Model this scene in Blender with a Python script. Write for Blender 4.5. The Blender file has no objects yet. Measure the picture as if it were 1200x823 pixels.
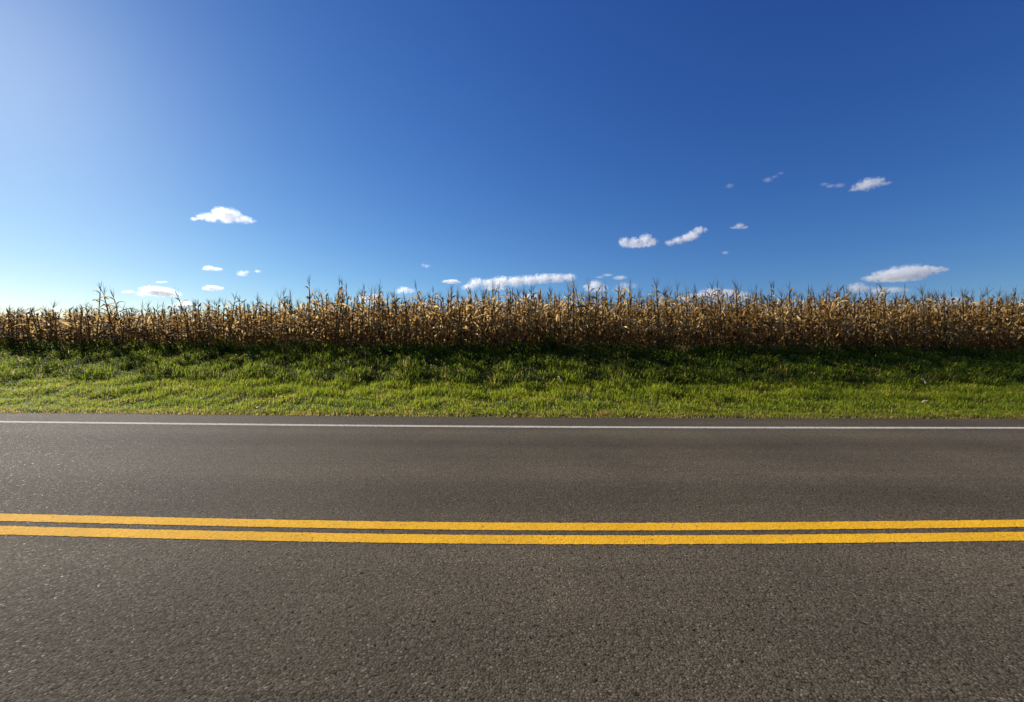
import bpy, math, random
import numpy as np
from mathutils import Vector, Matrix

random.seed(7)
RNG = np.random.default_rng(11)
scene = bpy.context.scene
COL = scene.collection

# ------------------------------------------------------------------ camera constants (pixels of the 1200 x 823 photograph)
F = 484.0            # focal length in pixels
CX, HY = 600.0, 408.0  # principal column, horizon row
CAM_H = 1.2
ROLL = math.radians(0.34)
CORN_Y = 13.0
EXPOSURE = 0.7

SUN_EL = math.radians(25.5)
SUN_AZ = math.radians(-53.5)   # from +Y, negative = to the left


def at(px, py, Y):
    """Point of the place at depth Y seen in pixel (px, py)."""
    u, v = px - CX, HY - py
    c, s = math.cos(ROLL), math.sin(ROLL)
    u, v = u * c - v * s, u * s + v * c
    return Vector((u / F * Y, Y, CAM_H + v / F * Y))


# ------------------------------------------------------------------ helpers
def link(o, parent=None):
    COL.objects.link(o)
    if parent is not None:
        o.parent = parent
    return o


def tag(o, label=None, cat=None, group=None, kind=None):
    if label:
        o["label"] = label
    if cat:
        o["category"] = cat
    if group:
        o["group"] = group
    if kind:
        o["kind"] = kind
    return o


class MB:
    """Collects numpy vertex / face blocks and builds ONE mesh object."""
    def __init__(self):
        self.v, self.f3, self.f4, self.t, self.n = [], [], [], [], 0

    def add(self, v, f, tint=0.5):
        v = np.asarray(v, float).reshape(-1, 3)
        f = np.asarray(f, np.int64)
        (self.f4 if f.shape[1] == 4 else self.f3).append(f + self.n)
        self.v.append(v)
        t = np.empty(len(v))
        t[:] = tint
        self.t.append(t)
        self.n += len(v)

    def merge(self, other, M=None, scale=None, loc=None, rot=None, dt=0.0):
        v, t, f3, f4 = other.arrays()
        v = v * scale if scale is not None else v.copy()
        if rot is not None:
            v = v @ rot.T
        if loc is not None:
            v = v + loc
        if len(f3):
            self.f3.append(f3 + self.n)
        if len(f4):
            self.f4.append(f4 + self.n)
        self.v.append(v)
        self.t.append(np.clip(t + dt, 0, 1))
        self.n += len(v)

    def arrays(self):
        if not hasattr(self, "_c"):
            self._c = (np.concatenate(self.v), np.concatenate(self.t),
                       np.concatenate(self.f3) if self.f3 else np.zeros((0, 3), np.int64),
                       np.concatenate(self.f4) if self.f4 else np.zeros((0, 4), np.int64))
        return self._c

    def mesh(self, name, mat, smooth=True):
        v, t, f3, f4 = self.arrays()
        me = bpy.data.meshes.new(name)
        me.vertices.add(len(v))
        me.vertices.foreach_set("co", v.astype(np.float32).ravel())
        loops = np.concatenate([f3.ravel(), f4.ravel()]).astype(np.int32)
        starts = np.concatenate([np.arange(len(f3)) * 3, len(f3) * 3 + np.arange(len(f4)) * 4]).astype(np.int32)
        me.loops.add(len(loops))
        me.loops.foreach_set("vertex_index", loops)
        me.polygons.add(len(starts))
        me.polygons.foreach_set("loop_start", starts)
        me.polygons.foreach_set("use_smooth", np.full(len(starts), smooth, dtype=bool))
        a = me.attributes.new("tint", "FLOAT", "POINT")
        a.data.foreach_set("value", t.astype(np.float32))
        me.update(calc_edges=True)
        me.validate()
        me.materials.append(mat)
        return me

    def build(self, name, mat, parent=None, smooth=True):
        return link(bpy.data.objects.new(name, self.mesh(name, mat, smooth)), parent)


def tube_block(pts, radii, sides=6):
    pts = np.asarray(pts, float)
    n = len(pts)
    d = np.gradient(pts, axis=0)
    d /= np.linalg.norm(d, axis=1)[:, None] + 1e-9
    ref = np.array([1.0, 0.13, 0.07])
    a = np.cross(d, ref)
    a /= np.linalg.norm(a, axis=1)[:, None] + 1e-9
    b = np.cross(d, a)
    ang = np.arange(sides) / sides * 2 * np.pi
    r = np.asarray(radii, float)[:, None, None]
    v = pts[:, None, :] + r * (np.cos(ang)[None, :, None] * a[:, None, :] + np.sin(ang)[None, :, None] * b[:, None, :])
    f = []
    for i in range(n - 1):
        for k in range(sides):
            k2 = (k + 1) % sides
            f.append((i * sides + k, i * sides + k2, (i + 1) * sides + k2, (i + 1) * sides + k))
    return v.reshape(-1, 3), f


# smooth noise made of sines (vectorised)
_ph = RNG.uniform(0, 6.28, (4, 9))
_dr = RNG.uniform(0, 6.28, (4, 9))
_fr = RNG.uniform(0.6, 1.7, (4, 9))


def wave_noise(x, y, freq, k=0):
    s = 0
    for i in range(9):
        s = s + np.sin((x * np.cos(_dr[k, i]) + y * np.sin(_dr[k, i])) * freq * _fr[k, i] * 6.283 + _ph[k, i])
    return s / 4.0


# ------------------------------------------------------------------ materials
def new_mat(name):
    m = bpy.data.materials.new(name)
    m.use_nodes = True
    nt = m.node_tree
    nt.nodes.clear()
    out = nt.nodes.new("ShaderNodeOutputMaterial")
    return m, nt, out


def N(nt, t, **kw):
    n = nt.nodes.new(t)
    for k, v in kw.items():
        setattr(n, k, v)
    return n


def ramp(nt, stops, interp="LINEAR"):
    r = N(nt, "ShaderNodeValToRGB")
    r.color_ramp.interpolation = interp
    while len(r.color_ramp.elements) < len(stops):
        r.color_ramp.elements.new(0.5)
    for e, (p, c) in zip(r.color_ramp.elements, stops):
        e.position = p
        e.color = (*c, 1) if len(c) == 3 else c
    return r


def noise(nt, co, scale, detail=3, rough=0.55):
    n = N(nt, "ShaderNodeTexNoise")
    n.inputs["Scale"].default_value = scale
    n.inputs["Detail"].default_value = detail
    n.inputs["Roughness"].default_value = rough
    nt.links.new(co, n.inputs["Vector"])
    return n


def math_node(nt, op, a, b=None, clamp=False):
    n = N(nt, "ShaderNodeMath", operation=op, use_clamp=clamp)
    for i, x in enumerate((a, b)):
        if x is None:
            continue
        if isinstance(x, (int, float)):
            n.inputs[i].default_value = x
        else:
            nt.links.new(x, n.inputs[i])
    return n.outputs[0]


def mix_col(nt, fac, a, b, blend="MIX"):
    n = N(nt, "ShaderNodeMix", data_type="RGBA", blend_type=blend)
    for sock, x in ((n.inputs[0], fac), (n.inputs[6], a), (n.inputs[7], b)):
        if isinstance(x, (int, float)):
            sock.default_value = x
        elif isinstance(x, tuple):
            sock.default_value = (*x, 1)
        else:
            nt.links.new(x, sock)
    return n.outputs[2]


def leaf_material(name, stops, trans=0.45, tcol=1.25, rough=0.6, fine=60.0, fine_amt=0.35, gloss=0.25):
    """Thin leaf: its tint attribute picks the colour; part of the light passes through."""
    m, nt, out = new_mat(name)
    at_ = N(nt, "ShaderNodeAttribute", attribute_name="tint")
    tc = N(nt, "ShaderNodeTexCoord")
    nz = noise(nt, tc.outputs["Object"], fine, 2)
    v = math_node(nt, "ADD", at_.outputs["Fac"], math_node(nt, "MULTIPLY", math_node(nt, "SUBTRACT", nz.outputs["Fac"], 0.5), fine_amt), True)
    r = ramp(nt, stops)
    nt.links.new(v, r.inputs["Fac"])
    p = N(nt, "ShaderNodeBsdfPrincipled")
    p.inputs["Roughness"].default_value = rough
    p.inputs["Specular IOR Level"].default_value = gloss
    nt.links.new(r.outputs["Color"], p.inputs["Base Color"])
    tr = N(nt, "ShaderNodeBsdfTranslucent")
    tcn = N(nt, "ShaderNodeVectorMath", operation="SCALE")
    tcn.inputs["Scale"].default_value = tcol
    nt.links.new(r.outputs["Color"], tcn.inputs[0])
    nt.links.new(tcn.outputs[0], tr.inputs["Color"])
    mx = N(nt, "ShaderNodeMixShader")
    mx.inputs[0].default_value = trans
    nt.links.new(p.outputs[0], mx.inputs[1])
    nt.links.new(tr.outputs[0], mx.inputs[2])
    nt.links.new(mx.outputs[0], out.inputs["Surface"])
    return m


def solid_material(name, stops, rough=0.7, fine=30.0):
    m, nt, out = new_mat(name)
    at_ = N(nt, "ShaderNodeAttribute", attribute_name="tint")
    tc = N(nt, "ShaderNodeTexCoord")
    nz = noise(nt, tc.outputs["Object"], fine, 3)
    v = math_node(nt, "ADD", at_.outputs["Fac"], math_node(nt, "MULTIPLY", math_node(nt, "SUBTRACT", nz.outputs["Fac"], 0.5), 0.5), True)
    r = ramp(nt, stops)
    nt.links.new(v, r.inputs["Fac"])
    p = N(nt, "ShaderNodeBsdfPrincipled")
    p.inputs["Roughness"].default_value = rough
    p.inputs["Specular IOR Level"].default_value = 0.25
    nt.links.new(r.outputs["Color"], p.inputs["Base Color"])
    nt.links.new(p.outputs[0], out.inputs["Surface"])
    return m


M_LEAF = leaf_material("dry_corn_leaf", [(0.0, (0.07, 0.036, 0.011)), (0.3, (0.19, 0.104, 0.030)), (0.62, (0.42, 0.262, 0.078)), (1.0, (0.74, 0.58, 0.30))], trans=0.52, tcol=1.4, rough=0.7, gloss=0.1)
M_STALK = solid_material("dry_corn_stalk", [(0.0, (0.07, 0.035, 0.015)), (0.5, (0.17, 0.09, 0.035)), (1.0, (0.33, 0.21, 0.10))])
M_TASSEL = leaf_material("dry_corn_tassel", [(0.0, (0.06, 0.04, 0.025)), (0.5, (0.13, 0.085, 0.045)), (1.0, (0.3, 0.2, 0.1))], trans=0.15)
M_HUSK = leaf_material("dry_corn_husk", [(0.0, (0.22, 0.13, 0.055)), (0.5, (0.42, 0.29, 0.14)), (1.0, (0.6, 0.47, 0.27))], trans=0.12)
M_GRASS = leaf_material("verge_grass", [(0.0, (0.30, 0.20, 0.075)), (0.14, (0.22, 0.17, 0.05)), (0.22, (0.19, 0.20, 0.012)), (0.5, (0.145, 0.185, 0.010)), (0.75, (0.098, 0.122, 0.009)), (1.0, (0.055, 0.072, 0.008))], trans=0.6, tcol=2.6, rough=0.6, fine=20, fine_amt=0.12, gloss=0.15)
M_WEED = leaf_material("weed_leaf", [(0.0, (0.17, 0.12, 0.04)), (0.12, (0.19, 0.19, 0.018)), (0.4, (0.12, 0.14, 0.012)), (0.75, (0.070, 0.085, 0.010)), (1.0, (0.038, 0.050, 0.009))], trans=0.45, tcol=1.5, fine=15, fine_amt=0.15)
M_DRYLEAF = leaf_material("dead_leaf", [(0.0, (0.2, 0.12, 0.05)), (0.5, (0.42, 0.31, 0.16)), (1.0, (0.68, 0.58, 0.4))], trans=0.3)


def ground_material():
    m, nt, out = new_mat("earth_and_thatch")
    tc = N(nt, "ShaderNodeTexCoord")
    o = tc.outputs["Object"]
    n1 = noise(nt, o, 1.3, 5)
    n2 = noise(nt, o, 22, 4, 0.7)
    r1 = ramp(nt, [(0.35, (0.045, 0.032, 0.018)), (0.65, (0.045, 0.055, 0.016))])
    nt.links.new(n1.outputs["Fac"], r1.inputs["Fac"])
    r2 = ramp(nt, [(0.3, (0.35, 0.33, 0.3)), (0.7, (1.6, 1.5, 1.3))])
    nt.links.new(n2.outputs["Fac"], r2.inputs["Fac"])
    c = mix_col(nt, 1.0, r1.outputs["Color"], r2.outputs["Color"], "MULTIPLY")
    p = N(nt, "ShaderNodeBsdfPrincipled")
    p.inputs["Roughness"].default_value = 0.95
    p.inputs["Specular IOR Level"].default_value = 0.1
    nt.links.new(c, p.inputs["Base Color"])
    b = N(nt, "ShaderNodeBump")
    b.inputs["Strength"].default_value = 0.8
    b.inputs["Distance"].default_value = 0.03
    nt.links.new(n2.outputs["Fac"], b.inputs["Height"])
    nt.links.new(b.outputs[0], p.inputs["Normal"])
    nt.links.new(p.outputs[0], out.inputs["Surface"])
    return m


def asphalt_nodes(nt):
    """Shared aggregate texture: returns (height, stone value, pits, large mottling, coordinates)."""
    tc = N(nt, "ShaderNodeTexCoord")
    o = tc.outputs["Object"]
    wob = noise(nt, o, 70, 2)
    warp = N(nt, "ShaderNodeVectorMath", operation="MULTIPLY_ADD")
    nt.links.new(wob.outputs["Color"], warp.inputs[0])
    warp.inputs[1].default_value = (0.008, 0.008, 0.008)
    nt.links.new(o, warp.inputs[2])
    vo = N(nt, "ShaderNodeTexVoronoi")
    vo.inputs["Scale"].default_value = 118
    nt.links.new(warp.outputs[0], vo.inputs["Vector"])
    pit = noise(nt, o, 40, 3, 0.6)
    return o, vo, pit


def asphalt_material():
    m, nt, out = new_mat("worn_asphalt")
    o, vo, pit = asphalt_nodes(nt)
    sep = N(nt, "ShaderNodeSeparateColor")
    nt.links.new(vo.outputs["Color"], sep.inputs[0])
    stone = ramp(nt, [(0.0, (0.072, 0.057, 0.037)), (0.45, (0.114, 0.092, 0.061)), (0.8, (0.136, 0.111, 0.075)), (0.965, (0.165, 0.137, 0.096)), (1.0, (0.26, 0.225, 0.165))])
    nt.links.new(sep.outputs[0], stone.inputs["Fac"])
    # binder in the gaps between stones
    gap = ramp(nt, [(0.35, (1, 1, 1)), (0.75, (0.5, 0.5, 0.5))])
    nt.links.new(vo.outputs["Distance"], gap.inputs["Fac"])
    c = mix_col(nt, 1.0, stone.outputs["Color"], gap.outputs["Color"], "MULTIPLY")
    # pits where a stone has come out
    pr = ramp(nt, [(0.32, (0.10, 0.10, 0.10)), (0.40, (1, 1, 1))])
    nt.links.new(pit.outputs["Fac"], pr.inputs["Fac"])
    c = mix_col(nt, 1.0, c, pr.outputs["Color"], "MULTIPLY")
    # broad mottling, bands worn along the lanes
    big = noise(nt, o, 0.7, 4, 0.6)
    br = ramp(nt, [(0.3, (0.86, 0.85, 0.84)), (0.7, (1.16, 1.14, 1.1))])
    nt.links.new(big.outputs["Fac"], br.inputs["Fac"])
    c = mix_col(nt, 1.0, c, br.outputs["Color"], "MULTIPLY")
    mp = N(nt, "ShaderNodeMapping")
    mp.inputs["Scale"].default_value = (0.05, 1.6, 1)
    nt.links.new(o, mp.inputs["Vector"])
    band = noise(nt, mp.outputs[0], 1.0, 3, 0.6)
    bd = ramp(nt, [(0.3, (0.84, 0.84, 0.85)), (0.7, (1.18, 1.17, 1.15))])
    nt.links.new(band.outputs["Fac"], bd.inputs["Fac"])
    c = mix_col(nt, 1.0, c, bd.outputs["Color"], "MULTIPLY")
    # thin rubber streaks left by tyres
    mp2 = N(nt, "ShaderNodeMapping")
    mp2.inputs["Scale"].default_value = (0.35, 11, 1)
    nt.links.new(o, mp2.inputs["Vector"])
    sk = noise(nt, mp2.outputs[0], 1.0, 2, 0.5)
    skr = ramp(nt, [(0.66, (1, 1, 1)), (0.76, (0.72, 0.72, 0.73))])
    nt.links.new(sk.outputs["Fac"], skr.inputs["Fac"])
    c = mix_col(nt, 1.0, c, skr.outputs["Color"], "MULTIPLY")
    # the paths the wheels have darkened and polished, and the oily strip between
    sx = N(nt, "ShaderNodeSeparateXYZ")
    nt.links.new(o, sx.inputs[0])
    wv = noise(nt, o, 0.25, 2)
    yy = math_node(nt, "ADD", sx.outputs[1], math_node(nt, "MULTIPLY", wv.outputs["Fac"], 0.5))
    lane = math_node(nt, "SINE", math_node(nt, "MULTIPLY", math_node(nt, "ADD", yy, -0.35), 3.5))
    lr_ = N(nt, "ShaderNodeMapRange")
    lr_.inputs["From Min"].default_value = -1
    lr_.inputs["From Max"].default_value = 1
    lr_.inputs["To Min"].default_value = 0.90
    lr_.inputs["To Max"].default_value = 1.10
    nt.links.new(lane, lr_.inputs["Value"])
    vm = N(nt, "ShaderNodeVectorMath", operation="SCALE")
    nt.links.new(c, vm.inputs[0])
    nt.links.new(lr_.outputs[0], vm.inputs["Scale"])
    c = vm.outputs[0]
    p = N(nt, "ShaderNodeBsdfPrincipled")
    nt.links.new(c, p.inputs["Base Color"])
    rr = ramp(nt, [(0.0, (0.95, 0.95, 0.95)), (0.9, (0.85, 0.85, 0.85)), (0.996, (0.65, 0.65, 0.65)), (1.0, (0.45, 0.45, 0.45))])
    nt.links.new(sep.outputs[1], rr.inputs["Fac"])
    nt.links.new(rr.outputs["Color"], p.inputs["Roughness"])
    p.inputs["Specular IOR Level"].default_value = 0.08
    h = math_node(nt, "SUBTRACT", 1.0, vo.outputs["Distance"])
    h = math_node(nt, "MULTIPLY_ADD", h, 0.5)
    h = math_node(nt, "ADD", h, math_node(nt, "MULTIPLY", pit.outputs["Fac"], 1.2))
    h = math_node(nt, "ADD", h, math_node(nt, "MULTIPLY", sep.outputs[2], 0.5))
    b = N(nt, "ShaderNodeBump")
    b.inputs["Strength"].default_value = 0.7
    b.inputs["Distance"].default_value = 0.006
    nt.links.new(h, b.inputs["Height"])
    nt.links.new(b.outputs[0], p.inputs["Normal"])
    nt.links.new(p.outputs[0], out.inputs["Surface"])
    return m


def paint_material(name, col, worn):
    m, nt, out = new_mat(name)
    o, vo, pit = asphalt_nodes(nt)
    sep = N(nt, "ShaderNodeSeparateColor")
    nt.links.new(vo.outputs["Color"], sep.inputs[0])
    vr = ramp(nt, [(0.0, (0.80, 0.79, 0.76)), (0.6, (1, 1, 1)), (1.0, (1.12, 1.12, 1.12))])
    nt.links.new(sep.outputs[0], vr.inputs["Fac"])
    c = mix_col(nt, 1.0, col, vr.outputs["Color"], "MULTIPLY")
    big = noise(nt, o, 2.2, 4, 0.65)
    gr = ramp(nt, [(0.35, (0.88, 0.87, 0.86)), (0.65, (1.04, 1.04, 1.04))])
    nt.links.new(big.outputs["Fac"], gr.inputs["Fac"])
    c = mix_col(nt, 1.0, c, gr.outputs["Color"], "MULTIPLY")
    # chips: paint missing from pits
    ch = ramp(nt, [(0.30, (1, 1, 1)), (0.36 + worn, (0, 0, 0))])
    nt.links.new(pit.outputs["Fac"], ch.inputs["Fac"])
    c = mix_col(nt, math_node(nt, "MULTIPLY", ch.outputs["Color"], 0.9), c, (0.06, 0.05, 0.04))
    p = N(nt, "ShaderNodeBsdfPrincipled")
    nt.links.new(c, p.inputs["Base Color"])
    p.inputs["Roughness"].default_value = 0.85
    p.inputs["Specular IOR Level"].default_value = 0.08
    h = math_node(nt, "SUBTRACT", 1.0, vo.outputs["Distance"])
    h = math_node(nt, "ADD", math_node(nt, "MULTIPLY", h, 0.5), pit.outputs["Fac"])
    b = N(nt, "ShaderNodeBump")
    b.inputs["Strength"].default_value = 0.55
    b.inputs["Distance"].default_value = 0.006
    nt.links.new(h, b.inputs["Height"])
    nt.links.new(b.outputs[0], p.inputs["Normal"])
    nt.links.new(p.outputs[0], out.inputs["Surface"])
    return m


# ------------------------------------------------------------------ terrain
PY = np.array([-4000, -30, -6, -2.6, -1.9, 6.95, 7.25, 8.0, 9.0, 9.7, 10.0, 11.0, 12.0, 12.8, 14.0, 20.0, 60, 4000.0])
PZ = np.array([-0.5, -0.4, -0.35, -0.12, -0.06, -0.06, 0.0, 0.07, 0.22, 0.37, 0.49, 0.72, 0.97, 1.10, 1.15, 1.18, 1.2, 1.2])


def road_shift(x, amp, span):
    """Gentle bow of the road: it recedes a little to both sides."""
    return amp * (1 - np.exp(-(x / span) ** 2))


def terrain(x, y):
    x = np.asarray(x, float)
    y = np.asarray(y, float)
    z = np.interp(y - road_shift(x, 0.32, 11.0), PY, PZ)
    w = np.clip((y - 7.25) / 1.5, 0, 1) * np.clip((60 - y) / 30, 0, 1)
    z = z + w * (0.028 * wave_noise(x, y, 0.22, 0) + 0.022 * wave_noise(x, y, 0.7, 1))
    return z


def build_ground():
    xs = np.concatenate([-np.geomspace(4000, 32, 14), np.arange(-30, 30.01, 0.3), np.geomspace(32, 4000, 14)])
    ys = np.concatenate([[-4000, -800, -150, -40, -15, -8, -5, -3.5, -2.6, -2.2, -1.9, 1, 4, 6.5, 6.95], np.arange(7.05, 14.6, 0.12), np.arange(15, 24, 0.6), [27, 32, 40, 60, 120, 300, 900, 2000, 4000]])
    X, Y = np.meshgrid(xs, ys, indexing="ij")
    Z = terrain(X, Y)
    b = MB()
    ny = len(ys)
    i, j = np.meshgrid(np.arange(len(xs) - 1), np.arange(ny - 1), indexing="ij")
    a = (i * ny + j).ravel()
    b.add(np.stack([X, Y, Z], -1).reshape(-1, 3), np.stack([a, a + ny, a + ny + 1, a + 1], -1))
    o = b.build("ground", ground_material())
    tag(o, "rising earth bank under the grass and the corn field", "ground", kind="structure")


def strip(xs, y0, y1, z):
    n = len(xs)
    v = np.concatenate([np.stack([xs, y0, np.full(n, z)], -1), np.stack([xs, y1, np.full(n, z)], -1)])
    k = np.arange(n - 1)
    return v, np.stack([k, k + 1, n + k + 1, n + k], -1)


def build_road():
    xs = np.concatenate([-np.geomspace(4000, 31, 25), np.arange(-30, 30.01, 0.05), np.geomspace(31, 4000, 25)])
    n = len(xs)
    far = 7.17 + road_shift(xs, 0.32, 11.0) + 0.016 * wave_noise(xs, 0 * xs, 0.9, 0) + 0.010 * wave_noise(xs, 0 * xs, 4.0, 1)
    near = -1.75 + road_shift(xs, 0.32, 11.0) + 0.02 * wave_noise(xs, 0 * xs, 0.9, 2)
    b = MB()
    rows = []
    for t in np.linspace(0, 1, 9):
        y = near + (far - near) * t
        rows.append(np.stack([xs, y, 0 * xs], -1))
    # broken edge drops to the earth
    rows.append(np.stack([xs, far + 0.03, 0 * xs - 0.08], -1))
    rows.insert(0, np.stack([xs, near - 0.03, 0 * xs - 0.08], -1))
    v = np.concatenate(rows)
    f = []
    for r in range(len(rows) - 1):
        k = np.arange(n - 1) + r * n
        f.append(np.stack([k, k + 1, k + 1 + n, k + n], -1))
    b.add(v, np.concatenate(f))
    tag(b.build("road", asphalt_material(), smooth=False), "worn grey brown asphalt road with coarse aggregate", "road", kind="structure")

    M_Y = paint_material("yellow_road_paint", (0.80, 0.42, 0.02), 0.02)
    M_W = paint_material("white_road_paint", (0.52, 0.475, 0.41), 0.085)
    xs = np.concatenate([-np.geomspace(4000, 31, 25), np.arange(-30, 30.01, 0.012), np.geomspace(31, 4000, 25)])

    def line(name, yc, w, amp, span, mat, z, jit, label):
        j0 = jit * (RNG.random(len(xs)) - 0.5) + jit * 0.5 * wave_noise(xs, 0 * xs, 9, 2)
        j1 = jit * (RNG.random(len(xs)) - 0.5) + jit * 0.5 * wave_noise(xs, 0 * xs + 3, 9, 3)
        s = road_shift(xs, amp, span)
        m = MB()
        m.add(*strip(xs, yc - w / 2 + s + j0, yc + w / 2 + s + j1, z))
        tag(m.build(name, mat, smooth=False), label, "road marking", kind="structure")

    line("yellow_road_line", D_Y1, 0.117, 0.22, 4.6, M_Y, 0.0025, 0.0045, "upper of the two solid yellow centre lines, farther from the viewer")
    line("yellow_road_line", D_Y2, 0.119, 0.22, 4.6, M_Y, 0.0025, 0.0045, "lower of the two solid yellow centre lines, nearer to the viewer")
    line("white_road_line", D_W, 0.13, 0.30, 9.5, M_W, 0.0025, 0.012, "thin solid white edge line beside the grass verge")


K = F * CAM_H
D_Y1 = K / (617.3 - HY)
D_Y2 = K / (632.7 - HY)
D_W = K / (500.3 - HY)


# ------------------------------------------------------------------ grass and weeds (stuff)
def blades(mb, n, x, y, h, w, lean, tint, az=None):
    """n bent blades of grass, each of five vertices."""
    z = terrain(x, y)
    a = RNG.uniform(0, 2 * np.pi, n) if az is None else az
    dx, dy = np.cos(a), np.sin(a)
    sx, sy = -dy, dx
    l1, l2 = lean * 0.35, lean
    z = np.where(y < 7.5, np.maximum(z, -0.01), z) - 0.01
    base = np.stack([x, y, z], -1)
    side = np.stack([sx, sy, 0 * sx], -1)
    fwd = np.stack([dx, dy, 0 * dx], -1)
    up = np.array([0, 0, 1.0])
    h_ = h[:, None]
    m = base + fwd * (l1 * h)[:, None] + up * h_ * 0.6
    t = base + fwd * (l2 * h)[:, None] + up * h_ * (1 - 0.35 * lean[:, None])
    ws = side * (w / 2)[:, None]
    v = np.stack([base - ws, base + ws, m - ws * 0.8, m + ws * 0.8, t], 1).reshape(-1, 3)
    k = np.arange(n) * 5
    f4 = np.stack([k, k + 1, k + 3, k + 2], -1)
    f3 = np.stack([k + 2, k + 3, k + 4], -1)
    mb.f4.append(f4 + mb.n)
    mb.f3.append(f3 + mb.n)
    mb.v.append(v)
    mb.t.append(np.repeat(np.clip(tint, 0, 1), 5))
    mb.n += len(v)


def scatter(y0, y1, per_m2, margin=2.5):
    n = int((y1 - y0) * 2 * (y1 * 1.24 + margin) * per_m2)
    y = RNG.uniform(y0, y1, n)
    x = RNG.uniform(-1, 1, n) * (y1 * 1.24 + margin)
    y = y + road_shift(x, 0.32, 11.0)
    return x, y


def build_grass():
    g = MB()
    # dry fringe on the asphalt's edge
    x, y = scatter(7.14, 7.46, 2400)
    keep = RNG.random(len(x)) < 0.75 + 0.38 * wave_noise(x, y, 0.8, 1)
    x, y = x[keep], y[keep]
    n = len(x)
    blades(g, n, x, y, RNG.uniform(0.03, 0.095, n), RNG.uniform(0.004, 0.009, n), RNG.uniform(0.3, 1.6, n), RNG.choice([0.03, 0.06, 0.1, 0.14, 0.3, 0.5], n) + RNG.uniform(-0.03, 0.03, n))
    # short green verge
    x, y = scatter(7.32, 9.75, 1500)
    cl = wave_noise(x, y, 1.3, 0) + 0.7 * wave_noise(x, y, 3.1, 1)
    n = len(x)
    h = (0.068 + 0.030 * cl + 0.028 * np.clip(y - 8.0, 0, 2)) * RNG.uniform(0.6, 1.4, n)
    # streaks left by the mower, along the road
    st = np.sin(y * 9.5 + 1.3 * wave_noise(x, y * 0.3, 0.12, 3)) * (0.6 + 0.4 * wave_noise(x, y, 0.3, 1))
    h *= 1 + 0.28 * st
    # mowing ridges
    h *= 1 + 0.55 * np.exp(-((y - 9.0 - 0.1 * wave_noise(x, y, 0.25, 2)) / 0.14) ** 2)
    tint = 0.43 + 0.13 * wave_noise(x, y, 0.5, 2) + RNG.normal(0, 0.13, n)
    dry = RNG.random(n) < 0.06 + 0.10 * np.clip(wave_noise(x, y, 0.9, 3), 0, 1)
    tint = np.where(dry, RNG.uniform(0.02, 0.2, n), np.clip(tint, 0.2, 0.9))
    blades(g, n, x, y, np.clip(h, 0.03, 0.3), RNG.uniform(0.006, 0.011, n), RNG.uniform(0.15, 1.7, n), tint + 0.05 * st)
    # taller unmown grass on the bank, tinted darker to deepen the corn's shade
    x, y = scatter(9.6, 12.3, 850)
    cl = wave_noise(x, y, 0.8, 1) + 0.6 * wave_noise(x, y, 2.1, 2)
    keep = RNG.random(len(x)) < 0.75 + 0.3 * cl
    x, y, cl = x[keep], y[keep], cl[keep]
    n = len(x)
    h = np.clip(0.17 + 0.075 * cl, 0.06, 0.42) * RNG.uniform(0.55, 1.4, n)
    tint = np.clip(0.80 + 0.16 * wave_noise(x, y, 0.45, 3) + RNG.normal(0, 0.14, n), 0.2, 1)
    dry = RNG.random(n) < 0.05 + 0.10 * np.clip(wave_noise(x, y, 0.5, 0), 0, 1)
    tint = np.where(dry, RNG.uniform(0.02, 0.2, n), tint)
    blades(g, n, x, y, h, RNG.uniform(0.008, 0.016, n), RNG.uniform(0.2, 1.5, n), tint)
    # rank grass at the foot of the corn, its dark tint adding to the shade
    x, y = scatter(12.1, 13.6, 500)
    n = len(x)
    h = np.clip(0.26 + 0.12 * wave_noise(x, y, 0.6, 2), 0.1, 0.55) * RNG.uniform(0.5, 1.4, n)
    tint = np.clip(0.86 + RNG.normal(0, 0.14, n), 0.2, 1)
    tint = np.where(RNG.random(n) < 0.12, RNG.uniform(0.02, 0.2, n), tint)
    blades(g, n, x, y, h, RNG.uniform(0.009, 0.018, n), RNG.uniform(0.2, 1.4, n), tint)
    tag(g.build("grass", M_GRASS, smooth=False), "bright green roadside grass growing up the bank to the corn", "grass", kind="stuff")


def leaf_quads(mb, c, size, tint):
    """Folded diamond leaves with random attitudes at centres c."""
    n = len(c)
    a = RNG.uniform(0, 2 * np.pi, n)
    pit = RNG.uniform(-0.5, 0.9, n)
    d = np.stack([np.cos(a) * np.cos(pit), np.sin(a) * np.cos(pit), np.sin(pit)], -1)
    s = np.stack([-np.sin(a), np.cos(a), RNG.uniform(-0.6, 0.6, n)], -1)
    s /= np.linalg.norm(s, axis=1)[:, None]
    nrm = np.cross(d, s)
    L = size[:, None]
    p0 = c - d * L * 0.5
    p1 = c + s * L * 0.27 + nrm * L * 0.1 - d * L * 0.05
    p2 = c + d * L * 0.5 - nrm * L * 0.12
    p3 = c - s * L * 0.27 + nrm * L * 0.1 - d * L * 0.05
    v = np.stack([p0, p1, p2, p3], 1).reshape(-1, 3)
    k = np.arange(n) * 4
    mb.f3.append(np.concatenate([np.stack([k, k + 1, k + 2], -1), np.stack([k, k + 2, k + 3], -1)]) + mb.n)
    mb.v.append(v)
    mb.t.append(np.repeat(np.clip(tint, 0, 1), 4))
    mb.n += len(v)


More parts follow.
